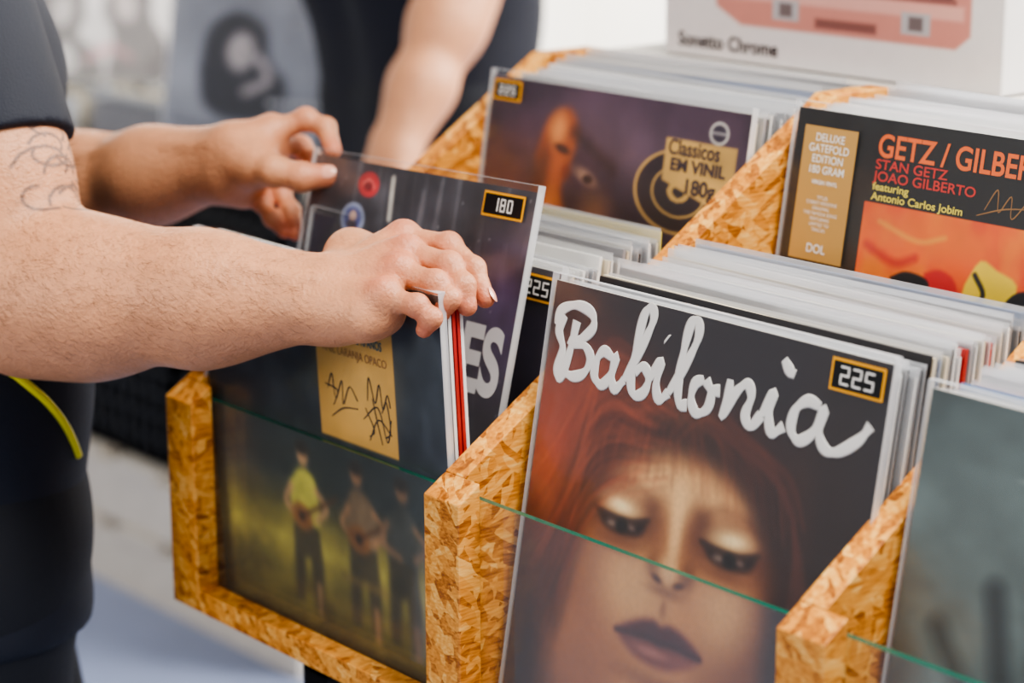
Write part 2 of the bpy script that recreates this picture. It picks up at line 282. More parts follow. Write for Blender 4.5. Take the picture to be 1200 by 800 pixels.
# ---------------------------------------------------------------- records
def frame(TL,right,down):
    x=nrm(right); d=np.array(down,float); d=d-x*(d@x); y=-nrm(d); z=np.cross(x,y)
    m=Matrix([[x[0],y[0],z[0],TL[0]],[x[1],y[1],z[1],TL[1]],[x[2],y[2],z[2],TL[2]],[0,0,0,1]]); return m
def record(TL,right,down,art,name='vinyl_record',plastic=True,thick=.0035,n=240,ext=.005):
    setn(n)
    e=empty(name); e.matrix_world=frame(TL,right,down)
    a=art(); cols=lin(np.clip(a,0,255)).reshape(-1,3)
    v=np.stack([gu*W,-gv*W,gu*0],-1).reshape(-1,3)
    q=np.arange(NG*NG).reshape(NG,NG); f=np.stack([q[1:,:-1],q[1:,1:],q[:-1,1:],q[:-1,:-1]],-1).reshape(-1,4)
    mesh('front_cover',v,f,M_print,e,cols=cols)
    b=MB(); b.box(0,W,-W,0,-thick,-.0003); b.obj('card_sleeve',M_paper,e)
    if plastic:
        p=MB(); p.add([(-.002,-W,.0024),(W+.002,-W,.0024),(W+.002,ext,.0024),(-.002,ext,.0024)],[(0,1,2,3)],0)
        p.box(-.0022,W+.0022,ext,ext+.0004,-.0038,.0026,1); p.box(-.0024,-.002,-W,ext,-.0038,.0026,1); p.box(W+.002,W+.0024,-W,ext,-.0038,.0026,1)
        p.obj('plastic_outer_sleeve',[M_plastic,M_plasticE],e)
    return e
def text(e,body,u,v,size,m,sx=1,rot=0,bold=0,align='LEFT',sp=1,z=.0006):
    cu=bpy.data.curves.new('lettering','FONT'); cu.body=body; cu.size=size*W; cu.align_x=align; cu.offset=bold*W; cu.space_character=sp; cu.materials.append(m)
    o=bpy.data.objects.new('lettering',cu); link(o,e); o.matrix_local=Matrix.Translation((u*W,-v*W,z))@Matrix.Rotation(rot,4,'Z')@Matrix.Diagonal((sx,1,1,1)); return o
def strokes(e,lines,w,m,name='hand_lettering',z=.0004,res=6):
    cu=bpy.data.curves.new(name,'CURVE'); cu.dimensions='3D'; cu.bevel_depth=1.; cu.bevel_resolution=2; cu.use_fill_caps=True; cu.materials.append(m)
    for L in lines:
        P=smooth(L,res); s=cu.splines.new('POLY'); s.points.add(len(P)-1)
        for k,p in enumerate(P):
            s.points[k].co=(p[0]*W,-p[1]*W,0,1); s.points[k].radius=w*W/2*(.78+.42*abs(math.sin(k*.3)))
    o=bpy.data.objects.new(name,cu); link(o,e); o.matrix_local=Matrix.Translation((0,0,z))@Matrix.Diagonal((1,1,.05,1)); return o
SEG={'0':'abcdef','1':'bc','2':'abged','5':'afgcd','8':'abcdefg'}
def tag(e,u0,v0,u1,v1,num):
    b=MB(); x0,x1,y0,y1=u0*W,u1*W,-v1*W,-v0*W; t=.0018
    b.box(x0,x1,y0,y1,.0025,.0029,0); b.box(x0+t,x1-t,y0+t,y1-t,.0029,.0031,1)
    h=(y1-y0)-2*t-.0052; w=h*.62; gap=.0028; s=.0013; st=(x1-x0-3*w-2*gap)/2
    for k,ch in enumerate(num):
        ox=x0+st+(gap+w)*k; oy=y0+t+.0026
        R={'a':(0,w,h-s,h),'g':(0,w,h/2-s/2,h/2+s/2),'d':(0,w,0,s),'f':(0,s,h/2,h),'b':(w-s,w,h/2,h),'e':(0,s,0,h/2),'c':(w-s,w,0,h/2)}
        for c in SEG[ch]:
            r=R[c]; b.box(ox+r[0],ox+r[1],oy+r[2],oy+r[3],.0031,.0033,2)
    b.obj('price_tag',[M_tag,M_black,M_white],e)
def dn(l): return A(0,-math.sin(l),-math.cos(l))
e=record(A(.379,.0982,.9974),(1,0,0),dn(.175),art_bab,thick=.003,n=400)
bl=[[(.045,.075),(.03,.11),(.05,.15),(.04,.20),(.055,.215),(.075,.15),(.085,.08)],[(.02,.10),(.03,.065),(.08,.045),(.13,.055),(.14,.085),(.11,.115),(.075,.13),(.12,.13),(.145,.155),(.13,.19),(.095,.205),(.06,.20)],
 [(.215,.14),(.185,.13),(.165,.155),(.165,.19),(.19,.205),(.215,.18),(.225,.135),(.22,.18),(.235,.205),(.26,.18)],
 [(.26,.18),(.30,.10),(.325,.035),(.315,.01),(.295,.03),(.285,.10),(.28,.17),(.295,.205),(.325,.195),(.335,.16),(.315,.14),(.29,.155)],
 [(.335,.165),(.365,.12),(.36,.17),(.375,.20),(.40,.18)],[(.372,.065),(.376,.068)],
 [(.40,.18),(.435,.12),(.465,.05),(.46,.015),(.44,.02),(.43,.07),(.425,.14),(.435,.195),(.46,.195)],
 [(.50,.13),(.475,.145),(.47,.18),(.49,.205),(.52,.19),(.525,.155),(.505,.13)],[(.52,.15),(.55,.145)],
 [(.575,.115),(.575,.16),(.565,.195),(.595,.14),(.625,.115),(.64,.14),(.63,.18),(.65,.20),(.675,.17)],
 [(.675,.17),(.70,.12),(.695,.165),(.71,.20),(.74,.18)],[(.715,.045),(.735,.065),(.75,.07)],
 [(.83,.12),(.795,.115),(.765,.14),(.76,.18),(.785,.20),(.82,.175),(.84,.125),(.835,.17),(.855,.20),(.89,.20),(.94,.165),(.965,.13)]]
strokes(e,bl,.024,M_white,'hand_lettering')
tag(e,.85,.012,.99,.078,'225')
e=record(A(.722,.1013,.988),(1,0,0),dn(.175),art_right)
TLf=A(.0240,.0212,.9895); rt=A(.3150,.001,0); DF=A(0,.055,-.9985)
e=record(TLf,rt,DF,art_left,ext=.003)
M_teal=flat('teal_ink',(56,108,112)); M_mark=flat('marker_ink',(60,50,40))
text(e,'MAJUR',.52,.06,.05,M_gold); text(e,'EDICAO ESPECIAL 10 ANOS',.51,.175,.031,M_teal,sx=.68,bold=.0005); text(e,'VINIL LARANJA OPACO',.525,.215,.03,M_brown,sx=.82)
strokes(e,[[(.54,.31),(.56,.27),(.57,.33),(.60,.28),(.60,.34),(.63,.29),(.66,.32)],[(.55,.38),(.60,.35),(.66,.34)],[(.53,.30),(.58,.31),(.56,.35)],[(.70,.31),(.71,.25),(.73,.31),(.75,.26),(.76,.32),(.78,.28),(.79,.31)],[(.68,.36),(.74,.32),(.77,.40),(.79,.34)],[(.70,.41),(.74,.35),(.79,.38)],[(.69,.33),(.72,.38),(.70,.40)],[(.72,.30),(.735,.36),(.75,.41)],[(.755,.33),(.775,.30),(.785,.37),(.765,.39)]],.0036,M_mark)
TL8=A(.0106,.152,1.0355); TR8=A(.324,.128,1.049)
e=record(TL8,TR8-TL8,A(0,-.25,-.968),art_180)
tag(e,.80,.015,.965,.075,'180'); text(e,'ES',.80,.49,.22,flat('white_lettering',(252,250,252)),sx=.82,bold=.008)
e=record(A(.0265,.136,.990),(1,0,0),dn(.2),art_dark((50,42,62),21)); tag(e,.86,.015,1.0,.078,'225')
e=record(A(.0267,.3336,1.0879),(1,0,0),dn(.16),art_backleft)
tag(e,.015,.01,.13,.065,'225'); M_plum=flat('plum_ink',(60,40,50)); text(e,'Classicos',.722,.13,.056,M_plum,sx=.9,bold=.001); text(e,'EM VINIL',.735,.17,.044,M_plum,sx=1.15,bold=.0015); text(e,'180g',.79,.225,.055,M_plum,sx=1.1,bold=.0015)
e=record(A(.377,.3493,1.097),(1,0,0),dn(.16),art_getz,n=300)
b=MB(); b.box(.035*W,.205*W,-.365*W,-.04*W,.0025,.0028); b.obj('tan_sticker',M_tan,e)
for k,t in enumerate(('DELUXE','GATEFOLD','EDITION','180 GRAM','VIRGIN VINYL')): text(e,t,.12,.075+.026*k,.027 if k<4 else .014,M_white,sx=.95,bold=.0003,align='CENTER',z=.003)
for k in range(7): text(e,('TITLES','STEREO VERSIONS','ORIGINAL','THE FAMOUS SONG','FEATURING','LIMITED TO','TRACKS')[k],.12,.215+.013*k,.012,M_white,align='CENTER',z=.003)
text(e,'DOL',.12,.345,.03,M_white,align='CENTER',bold=.0005,z=.003)
text(e,'GETZ / GILBERTO',.265,.088,.076,M_orange,sx=.92,bold=.0016); text(e,'STAN GETZ',.265,.118,.033,M_redk,sx=1.25,bold=.0004); text(e,'JOAO GILBERTO',.265,.146,.033,M_redk,sx=1.25,bold=.0004); text(e,'featuring',.265,.168,.025,M_yel,sx=1.25,bold=.0005); text(e,'Antonio Carlos Jobim',.265,.192,.026,M_yel,sx=1.2,bold=.0005)
strokes(e,[[(.60,.17),(.63,.12),(.64,.17),(.67,.13),(.68,.18),(.73,.12),(.77,.11)],[(.58,.185),(.66,.16),(.75,.15)]],.003,M_brown)
# ---------------------------------------------------------------- stacks
SM=[flat('spine_white',(236,236,234)),flat('spine_cream',(222,210,186)),flat('spine_black',(30,28,32)),flat('spine_blue',(70,110,160)),flat('spine_red',(178,44,40)),flat('spine_yellow',(224,204,90)),flat('spine_grey',(140,140,144)),M_plasticE]
def stack(x,y0,z0,y1,z1,n,l0,l1,wts=(9,5,5.5,1.6,1.1,1,3.5),jx=.0045,jz=.007,extra=.006,w=.308,name='record_stack',hh=.300):
    b=MB()
    for i in range(n):
        t=i/(n-1); y=y0+(y1-y0)*t; z=z0+(z1-z0)*t+random.uniform(-jz,jz*.4); l=l0+(l1-l0)*t; x0=x+random.uniform(0,jx); d=dn(l); nn=A(0,math.cos(l),-math.sin(l))
        th=random.uniform(.0014,.0034); T=A(x0,y,z); sk=random.uniform(-.006,.006)
        def bx(T,w,th,h,m):
            r=A(w,0,sk*.5)
            c=[T+d*h,T+d*h+r,T+d*h+r+nn*th,T+d*h+nn*th,T,T+r,T+r+nn*th,T+nn*th]; b.hexa(c,m)
        bx(T,w,th,hh,random.choices(range(7),wts)[0])
        if random.random()<.7: bx(T-d*extra*random.uniform(.3,1.1)-A(.0012,0,0)-nn*.0004,w+.0024,.0004,hh+.004,7)
    return b.obj(name,SM)
stack(.379+.002,.104,.9925,.232,1.003,26,.176,.08)
stack(.722+.002,.108,.984,.235,1.003,24,.176,.08)
stack(S*3+.033,.10,.985,.232,1.003,24,.176,.08)
stack(.0275,.143,.986,.240,1.003,20,.2,.06)
stack(.0275,.338,1.083,.462,1.098,25,.155,.05); stack(.379,.354,1.090,.465,1.10,23,.155,.05); stack(.722,.345,1.083,.462,1.098,22,.155,.05); stack(S*3+.033,.345,1.083,.462,1.098,22,.155,.05)
b=MB()
for i,(m,off) in enumerate(((2,0),(0,.001),(4,.002),(4,.003),(0,.0015))):
    T=TLf+A(off*.6,.0050+i*.0036,-.001-off*.5); r=nrm(rt)*.312; d=nrm(DF); nn=A(0,.9985,.055)*.0027
    c=[T+d*.307,T+d*.307+r,T+d*.307+r+nn,T+d*.307+nn,T,T+r,T+r+nn,T+nn]; b.hexa(c,m)
b.obj('record_stack',SM)
# ---------------------------------------------------------------- turntable carton
tb=empty('turntable_box')
b=MB(); b.box(.014,.411,.552,.69,1.088,1.43); b.obj('carton',flat('white_carton',(226,224,224),.5),tb,bevel=.002)
setn(240)
def art_box():
    c=Cv((226,224,224))
    c.poly((204,138,126),[(.15,.70),(.92,.70),(.92,.87),(.88,.905),(.25,.905),(.17,.86)],.006); c.poly((228,178,168),[(.17,.80),(.90,.80),(.90,.835),(.18,.835)],.008,.8)
    c.poly((50,42,44),[(.20,.6),(.88,.6),(.87,.785),(.22,.785)],.008); c.poly((140,90,86),[(.21,.785),(.88,.785),(.88,.797),(.21,.797)],.004)
    for x in (.35,.73): c.poly((180,180,184),[(x,.825),(x+.08,.825),(x+.08,.88),(x,.88)],.004); c.poly((110,100,102),[(x+.02,.835),(x+.06,.835),(x+.06,.87),(x+.02,.87)],.004)
    c.poly((130,84,80),[(.48,.865),(.66,.865),(.66,.89),(.48,.89)],.006)
    return c.c
cols=lin(art_box()).reshape(-1,3); q=np.arange(NG*NG).reshape(NG,NG); fq=np.stack([q[1:,:-1],q[1:,1:],q[:-1,1:],q[:-1,:-1]],-1).reshape(-1,4)
v=np.stack([.016+gu*.393,gu*0+.5512,1.428-gv*.338],-1).reshape(-1,3); mesh('printed_panel',v,fq,M_print,tb,cols=cols)
cu=bpy.data.curves.new('lettering','FONT'); cu.body='Sonetto Chrome'; cu.size=.0185; cu.offset=.0004; cu.materials.append(M_black); o=bpy.data.objects.new('lettering',cu); link(o,tb); o.matrix_local=Matrix.Translation((.034,.5505,1.0975))@Matrix.Rotation(math.pi/2,4,'X')
dt=empty('display_table'); b=MB(); b.box(-.05,1.4,.53,1.0,1.05,1.087); b.obj('table_top',flat('grey_laminate',(190,186,180)),dt,bevel=.002)
b=MB()
for x in (-.03,1.34):
    for y in (.55,.94): b.box(x,x+.04,y,y+.04,FZ,1.05)
b.obj('table_legs',M_blackplas,dt)
# ---------------------------------------------------------------- SDF modelling
def rc(a,b,ra,rb,k=.01,fl=None): return (np.array(a,float),np.array(b,float),ra,rb,k,fl)
def evals(groups,h,cuts=()):
    P=[];
    for g,_ in groups:
        for a,b,ra,rb,k,fl in g: P+= [a-ra,a+ra,b-rb,b+rb]
    P=np.array(P); lo=P.min(0)-4*h-.004; hi=P.max(0)+4*h+.004; n=np.ceil((hi-lo)/h).astype(int)+1
    ax=[lo[i]+h*np.arange(n[i]) for i in range(3)]
    V=None
    for g,kj in groups:
        G=np.full(n,.05,np.float32)
        for a,b,ra,rb,k,fl in g:
            pad=max(ra,rb)*1.05+max(k*1.2,.02); l=np.minimum(a,b)-pad; u=np.maximum(a,b)+pad
            s=[slice(max(0,int((l[i]-lo[i])/h)),min(n[i],int((u[i]-lo[i])/h)+2)) for i in range(3)]
            X=(ax[0][s[0]][:,None,None]-a[0]).astype(np.float32);Y=(ax[1][s[1]][None,:,None]-a[1]).astype(np.float32);Z=(ax[2][s[2]][None,None,:]-a[2]).astype(np.float32)
            ab=b-a; L2=ab@ab+1e-12; t=np.clip((X*ab[0]+Y*ab[1]+Z*ab[2])/L2,0,1)
            dx=X-t*ab[0];dy=Y-t*ab[1];dz=Z-t*ab[2]; r=ra+t*(rb-ra)
            if fl is not None:
                nn,sf=fl; q=(dx*nn[0]+dy*nn[1]+dz*nn[2])*(sf-1); dx=dx+q*nn[0];dy=dy+q*nn[1];dz=dz+q*nn[2]
            d=np.sqrt(dx*dx+dy*dy+dz*dz)-r
            g0=G[s[0],s[1],s[2]]; hh=np.clip(k-np.abs(g0-d),0,None)/k
            G[s[0],s[1],s[2]]=np.minimum(g0,d)-hh*hh*k*.25
        if V is None: V=G
        else:
            hh=np.clip(kj-np.abs(V-G),0,None)/kj; V=np.minimum(V,G)-hh*hh*kj*.25
    for p0,nn in cuts:
        d=(ax[0][:,None,None]-p0[0])*nn[0]+(ax[1][None,:,None]-p0[1])*nn[1]+(ax[2][None,None,:]-p0[2])*nn[2]; V=np.maximum(V,d.astype(np.float32))
    return V,lo
def nets(V,lo,h):
    s=V<0
    cnt=sum(s[i:V.shape[0]-1+i,j:V.shape[1]-1+j,k:V.shape[2]-1+k].astype(np.int8) for i in(0,1) for j in(0,1) for k in(0,1))
    act=np.argwhere((cnt>0)&(cnt<8)); I=np.full(cnt.shape,-1,np.int64); I[act[:,0],act[:,1],act[:,2]]=np.arange(len(act))
    acc=np.zeros((len(act),3)); num=np.zeros(len(act))
    for axs in range(3):
        o=[x for x in range(3) if x!=axs]
        for p in (0,1):
            for q in (0,1):
                off=np.zeros(3,int); off[o[0]]=p; off[o[1]]=q; o2=off.copy(); o2[axs]=1
                A1=act+off;B1=act+o2; a=V[A1[:,0],A1[:,1],A1[:,2]]; b=V[B1[:,0],B1[:,1],B1[:,2]]; m=(a<0)!=(b<0)
                t=np.where(m,a/np.where(m,a-b,1),0); w=np.tile(off.astype(float),(len(act),1)); w[:,axs]=t; acc[m]+=w[m]; num[m]+=1
    verts=(act+acc/num[:,None])*h+lo
    F_=[]
    for axs in range(3):
        o=[(axs+1)%3,(axs+2)%3]; sa=[slice(None)]*3; sb=[slice(None)]*3; sa[axs]=slice(0,-1); sb[axs]=slice(1,None)
        d=s[tuple(sa)]!=s[tuple(sb)]; E=np.argwhere(d); E=E[(E[:,o[0]]>0)&(E[:,o[1]]>0)&(E[:,o[0]]<V.shape[o[0]]-1)&(E[:,o[1]]<V.shape[o[1]]-1)]
        def cc(p,q):
            X=E.copy(); X[:,o[0]]-=p; X[:,o[1]]-=q; return I[X[:,0],X[:,1],X[:,2]]
        Q=np.stack([cc(1,1),cc(0,1),cc(0,0),cc(1,0)],-1); flip=~s[E[:,0],E[:,1],E[:,2]]; Q[flip]=Q[flip][:,::-1]; F_.append(Q)
    return verts,np.concatenate(F_)
def organic(name,groups,h,m,parent,cuts=(),colf=None,it=2):
    V,lo=evals(groups,h,cuts); v,f=nets(V,lo,h)
    o=mesh(name,v,f,m,parent,smooth=True,cols=None if colf is None else colf(v))
    if it:
        s=o.modifiers.new('s','SMOOTH'); s.factor=.5; s.iterations=it
    return o
M_skin=mat('skin',(0,0,0),.45,var=.16,nscale=90,bump=.55,bscale=330,sss=.06,attr='Col')
M_nail=mat('fingernail',(222,162,140),.22,var=.04); M_armhair=flat('arm_hair',(70,44,30),.5)
SK=lin((206,146,108)); SKR=lin((194,92,70))
def skincol(red=(),tattoo=None):
    def f(v):
        c=np.tile(SK,(len(v),1)); 
        for p,r,a in red:
            w=np.exp(-(np.linalg.norm(v-p,axis=1)/r)**2)[:,None]*a; c=c*(1-w)+SKR*w
        if tattoo is not None: c=tattoo(v,c)
        return c
    return f
def arm(parent,name,sh,el,wr,fing,thumb,h=.0018,rad=(.056,.05,.054,.03),tattoo=None,bulge=None,fs=1.,extra=None,hairs=0,veins=False):
    sh,el,wr=map(np.array,(sh,el,wr)); fd=nrm(wr-el); lat=nrm(fing[0][0]-fing[3][0])
    mid=(fing[1][0]+fing[2][0])/2; hd=nrm(mid-wr); dor=nrm(np.cross(lat,hd)); 
    if dor@U_<0: dor=-dor
    g0=[rc(sh,el,rad[0],rad[1],.03)]
    m1=el+(wr-el)*.22; m2=el+(wr-el)*.6
    g0+=[rc(el,m1,rad[1],rad[2],.03),rc(m1,m2,rad[2],rad[2]*.76,.03)]
    g0+=[rc(m2+lat*.005,wr+lat*.011,rad[2]*.74,rad[3]*.72,.03),rc(m2-lat*.005,wr-lat*.011,rad[2]*.74,rad[3]*.72,.03)]
    if bulge: g0+=bulge
    g1=[]
    offs=(.014,.005,-.005,-.014)
    for i in range(4):
        w0=wr+lat*offs[i]; M=fing[i][0]; g1.append(rc(w0,M,.0160*fs,(.0120,.0120,.0115,.011)[i]*fs,.011))
    g1+=[rc(wr+(fing[1][0]-wr)*.25,wr+(fing[1][0]-wr)*.7,.019,.0155,.014)]
    g1.append(rc(wr+lat*.01,thumb[0],.018,.0165,.014)); g1.append(rc(thumb[0],thumb[1],.0175,.013,.012)); g1.append(rc(thumb[0],wr+(fing[0][0]-wr)*.75,.015,.012,.015))
    g1+=[rc(wr-lat*.014-dor*.006,wr-lat*.016+(fing[3][0]-wr)*.6-dor*.008,.018,.0165,.014)]
    g1.append(rc(wr-lat*.019+dor*.011-hd*.012,wr-lat*.019+dor*.011-hd*.012,.0105,.0105,.010))
    if extra: g1+=extra
    groups=[(g0,0),(g1,.016)]
    gt=[]
    for i in range(4):
        M=fing[i][0]; w0=wr+lat*offs[i]*.7
        gt.append(rc(w0+(M-w0)*.35+dor*.0132,M+dor*.0112,.0032,.0040,.004)); gt.append(rc(M+dor*.0052,M+dor*.0052,.0113*fs,.0113*fs,.004))
    if veins:
        for a0,b0 in ((.25,-.6),(-.1,.55)):
            p=wr+hd*.012+lat*a0*.03+dor*.0165*fs
            for t in (.35,.6,.85):
                q=wr+(mid-wr)*t+lat*(a0+(b0-a0)*t)*.030+dor*(.0150-.0035*t)*fs; gt.append(rc(p,q,.0021,.0019,.003)); p=q
        for ph in (.2,1.0):
            dv=nrm(U_*math.cos(ph)-FW*math.sin(ph)); dv=nrm(dv-fd*(dv@fd)); p=None
            for t in np.linspace(.3,1.0,8):
                r=np.interp(t,[.22,.6,1.],[rad[2],rad[2]*.79,rad[3]*.92]); w_=math.sin(t*11+ph*4)*.12; dd=nrm(dv+np.cross(fd,dv)*w_); q=el+(wr-el)*t+dd*(r-.0004)
                if p is not None: gt.append(rc(p,q,.0022,.0022,.003))
                p=q
    groups.append((gt,.0085))
    R=((.0096,.0087,.0079,.0066),(.0098,.0089,.0081,.0067),(.0093,.0084,.0076,.0063),(.0085,.0075,.0068,.0056))
    red=[]
    for i in range(4):
        M,Pp,D,T=fing[i]; r=[x*fs for x in R[i]]
        groups.append(([rc(M,Pp,r[0]*1.08,r[1]*.94,.004),rc(Pp,Pp,r[1]*1.14,r[1]*1.14,.004),rc(Pp,D,r[1]*.95,r[2]*.93,.004),rc(D,D,r[2]*1.1,r[2]*1.1,.003),rc(D,T,r[2],r[3]*1.05,.004)],.0028))
        red+=[(M+dor*.01,.011,.6),(Pp,.010,.65),(D,.008,.5),(T,.011,.75)]
    groups.append(([rc(thumb[1],thumb[2],.0126*fs,.0105*fs,.005),rc(thumb[2],thumb[2],.0120*fs,.0120*fs,.004),rc(thumb[2],thumb[3],.0110*fs,.0088*fs,.004)],.006)); red+=[(thumb[3],.016,.65),(thumb[2],.012,.45),(mid,.04,.2)]
    o=organic(name,groups,h,M_skin,parent,colf=skincol(red,tattoo=tattoo),it=1)
    if hairs:
        me=o.data; n=len(me.vertices); co=np.empty(n*3); me.vertices.foreach_get('co',co); co=co.reshape(-1,3); no=np.empty(n*3); me.vertex_normals.foreach_get('vector',no); no=no.reshape(-1,3)
        L=np.linalg.norm(wr-el); s=(co-el)@fd/L; pr=((s>.02)&(s<1.0)).astype(float)*np.clip(1.2-s*.5,.2,1)*(.2+.8*np.clip(no@dor+.4,0,1)); pr/=pr.sum()
        idx=rng.choice(n,hairs,p=pr); vv=[];ff=[]
        for i in idx:
            p=co[i];nn_=no[i]; d=nrm(fd*rng.uniform(.5,1)+nn_*rng.uniform(.1,.35)+np.cross(nn_,fd)*rng.normal(-.3,.4)); ln=rng.uniform(.005,.012); sd=nrm(np.cross(d,nn_))*.00007; k=len(vv)
            q=p+d*ln*.55; tip=q+nrm(d+fd*.5-nn_*.25)*ln*.45; vv+=[p-sd,p+sd,q+sd*.7,q-sd*.7,tip]; ff+=[(k,k+1,k+2,k+3),(k+3,k+2,k+4)]
        mesh('arm_hair',vv,ff,M_armhair,parent)
    return o
def nail(parent,tip,prev,out,rf,r=.0052,ln=.0068):
    ax=nrm(np.array(tip)-np.array(prev)); out=np.array(out,float); out=nrm(out-ax*(out@ax)); si=np.cross(ax,out); c=np.array(tip)+out*(rf-.0002)-ax*.0005
    v=[];f=[];n=12
    for i in range(5):
        for j in range(n):
            rr=(i+1)/5; a=2*math.pi*j/n; x=rr*r*math.cos(a); y=rr*ln*math.sin(a); z=.0012-(x/r)**2*r*.35-(y/ln)**2*.0012; v.append(c+si*x+ax*y+out*z)
    v.append(c+out*.0012); 
    for i in range(4):
        for j in range(n): f.append((i*n+j,i*n+(j+1)%n,(i+1)*n+(j+1)%n,(i+1)*n+j))
    for j in range(n): f.append((len(v)-1,(j+1)%n,j))
    mesh('fingernail',v,f,M_nail,parent,smooth=True)
def gen_fingers(wr,d,lat,palm_n,curl=.5,L=1.):
    out=[]
    for i in range(4):
        o=(.030,.010,-.010,-.028)[i]; m=wr+d*(.088-.006*abs(i-1))*L+lat*o*L; ln=((.042,.025,.02),(.046,.029,.021),(.043,.027,.02),(.034,.02,.018))[i]; ch=[m]; a=0;p=m
        for k in range(3):
            a+=curl*(.6 if k==0 else 1); p=p+(d*math.cos(a)+palm_n*math.sin(a))*ln[k]*L; ch.append(p)
        out.append(ch)
    c=wr+d*.028+lat*.026+palm_n*.01; t1=c+nrm(d*.7+lat*.6+palm_n*.35)*.04; t2=t1+nrm(d+lat*.25+palm_n*.3)*.03; t3=t2+nrm(d+palm_n*.4)*.024
    return out,[c,t1,t2,t3]
def body(parent,J,shirt,trouser,hairm,sleeves,hem,face_dir,cr=.105,hr=.112,tr_=.098,kr=.074):
    g=nrm(face_dir); l=nrm(J['ls']-J['rs']); up=A(0,0,1)
    cen=(J['ls']+J['rs'])/2; hip=J['hip']; nk=J['neck']
    gr=[]
    for s in (-1,1):
        gr+=[rc(hip+l*.075*s+up*-.06,hip+l*.07*s+up*.14,hr+.008,.110,.07),rc(hip+l*.07*s+up*.14,cen+l*.08*s-up*.10,.110,cr,.07)]
        gr.append(rc(cen+l*.08*s-up*.10,cen+l*.10*s-up*.02,cr,.072,.06))
    gr.append(rc(cen+l*.12,cen-l*.12,.058,.058,.05)); gr.append(rc(cen-up*.0,nk,.07,.062,.05))
    for k,(s0,e0,frac,r0,r1) in sleeves.items():
        gr.append(rc(s0,s0+(e0-s0)*.2,r0*.98,r0*.96,.045)); ax=nrm(e0-s0)
        organic('sleeve',[([rc(s0,s0+(e0-s0)*(frac+.3),r0,r1+.004,.02)],0)],.004,shirt,parent,cuts=[(s0+(e0-s0)*frac,ax)],it=3)
    sh=organic('shirt',[(gr,0)],.006,shirt,parent,cuts=[(A(0,0,hem),A(0,0,-1))],it=3)
    gt=[]
    for s,k,a in ((1,'lk','la'),(-1,'rk','ra')):
        h0=hip+l*.085*s-up*.02; gt+=[rc(h0+up*.06,h0,tr_,tr_+.002,.05),rc(h0,J[k],tr_,kr,.04),rc(J[k],J[a]+up*.03,kr-.004,.055,.03)]
    gt.append(rc(hip+l*.06+up*.02,hip-l*.06+up*.02,hr,hr,.05))
    tro=organic('trousers',[(gt,0)],.008,trouser,parent,it=2,cuts=[(A(0,0,FZ+.05),A(0,0,-1))])
    gs=[]
    for k in ('la','ra'):
        a=J[k]; gs+=[rc(a+A(0,0,.0),A(a[0],a[1],FZ+.05)-g*.03,.045,.04,.03),rc(A(a[0],a[1],FZ+.045)-g*.03,A(a[0],a[1],FZ+.035)+g*.17,.042,.034,.03)]
    organic('shoes',[(gs,0)],.006,M_blackplas,parent,it=1,cuts=[(A(0,0,FZ+.001),A(0,0,-1))])
    hd=J['head']; f=nrm(J['look']); s=np.cross(f,up); s=nrm(s); u=np.cross(s,f)
    gh=[rc(nk-up*.03,hd-u*.06-f*.02,.058,.052,.03),rc(hd+u*.03-f*.02,hd+u*.03-f*.02,.092,.092,.03),rc(hd+u*.02+f*.02,hd-u*.02+f*.03,.078,.07,.03),rc(hd-u*.06+f*.05,hd-u*.085+f*.055,.045,.032,.035),
        rc(hd+u*.012+f*.095,hd-u*.022+f*.112,.009,.013,.012),rc(hd+u*.025+f*.085+s*.03,hd+u*.025+f*.085-s*.03,.014,.014,.02),rc(hd-u*.052+f*.097+s*.014,hd-u*.052+f*.097-s*.014,.008,.008,.008)]
    for q in (-1,1): gh+=[rc(hd+s*.078*q+u*.012,hd+s*.076*q-u*.022,.016,.012,.008,(s,2.2))]
    organic('head',[(gh,0)],.004,M_skin,parent,colf=skincol([(hd-u*.052+f*.1,.02,.6)]),it=2)
    ghh=[rc(hd+u*.045-f*.035,hd+u*.045-f*.035,.094,.094,.02),rc(hd+u*.07+f*.04,hd+u*.075-f*.01,.052,.07,.03),rc(hd-u*.03-f*.075,hd,.05,.06,.03)]
    organic('hair',[(ghh,0)],.005,hairm,parent,it=1)
    for q in (-1,1):
        c=hd+u*.006+f*.083+s*.031*q; n=10
        vv=[];ff=[]
        for i in range(n+1):
            for j in range(n): th=math.pi*i/n; ph=2*math.pi*j/n; vv.append(c+.0125*(s*math.sin(th)*math.cos(ph)+u*math.sin(th)*math.sin(ph)+f*math.cos(th)))
        for i in range(n):
            for j in range(n): ff.append((i*n+j,i*n+(j+1)%n,(i+1)*n+(j+1)%n,(i+1)*n+j))
        mesh('eye',vv,ff,[M_white,M_black],parent,fm=[1 if k<2*n else 0 for k in range(len(ff))],smooth=True)
    return sh,tro
M_navy=mat('navy_jersey',(13,20,36),.75,var=.2,nscale=12,bump=.3,bscale=500); M_trou=mat('dark_denim',(14,18,28),.8,var=.2,nscale=20,bump=.4,bscale=600); M_dark=mat('black_jersey',(18,20,32),.8,var=.2,nscale=10,bump=.3,bscale=400); M_hair=mat('dark_hair',(34,24,18),.5,var=.4,nscale=120,bump=.8,bscale=300)
M_pipe=flat('yellow_piping',(236,226,24),.5)
man=empty('man')
Rs,Re,Rw,Le,Lw=P3('-104,-137,1216|36,-137,959|246,-8,976|-274,46,973|-56,108,1025'); Ls=A(-.47,.0,1.20)
def ch(s): q=P3(s); return [q[i*4:i*4+4] for i in range(4)]
fr=ch('256,57,1012|293,68,1013|320,69,1000|337,66,981|279,42,1007|317,49,1005|334,48,993|341,46,979|293,24,998|325,30,996|337,32,986|333,28,975|303,3,985|329,10,983|339,15,975|334,12,966')
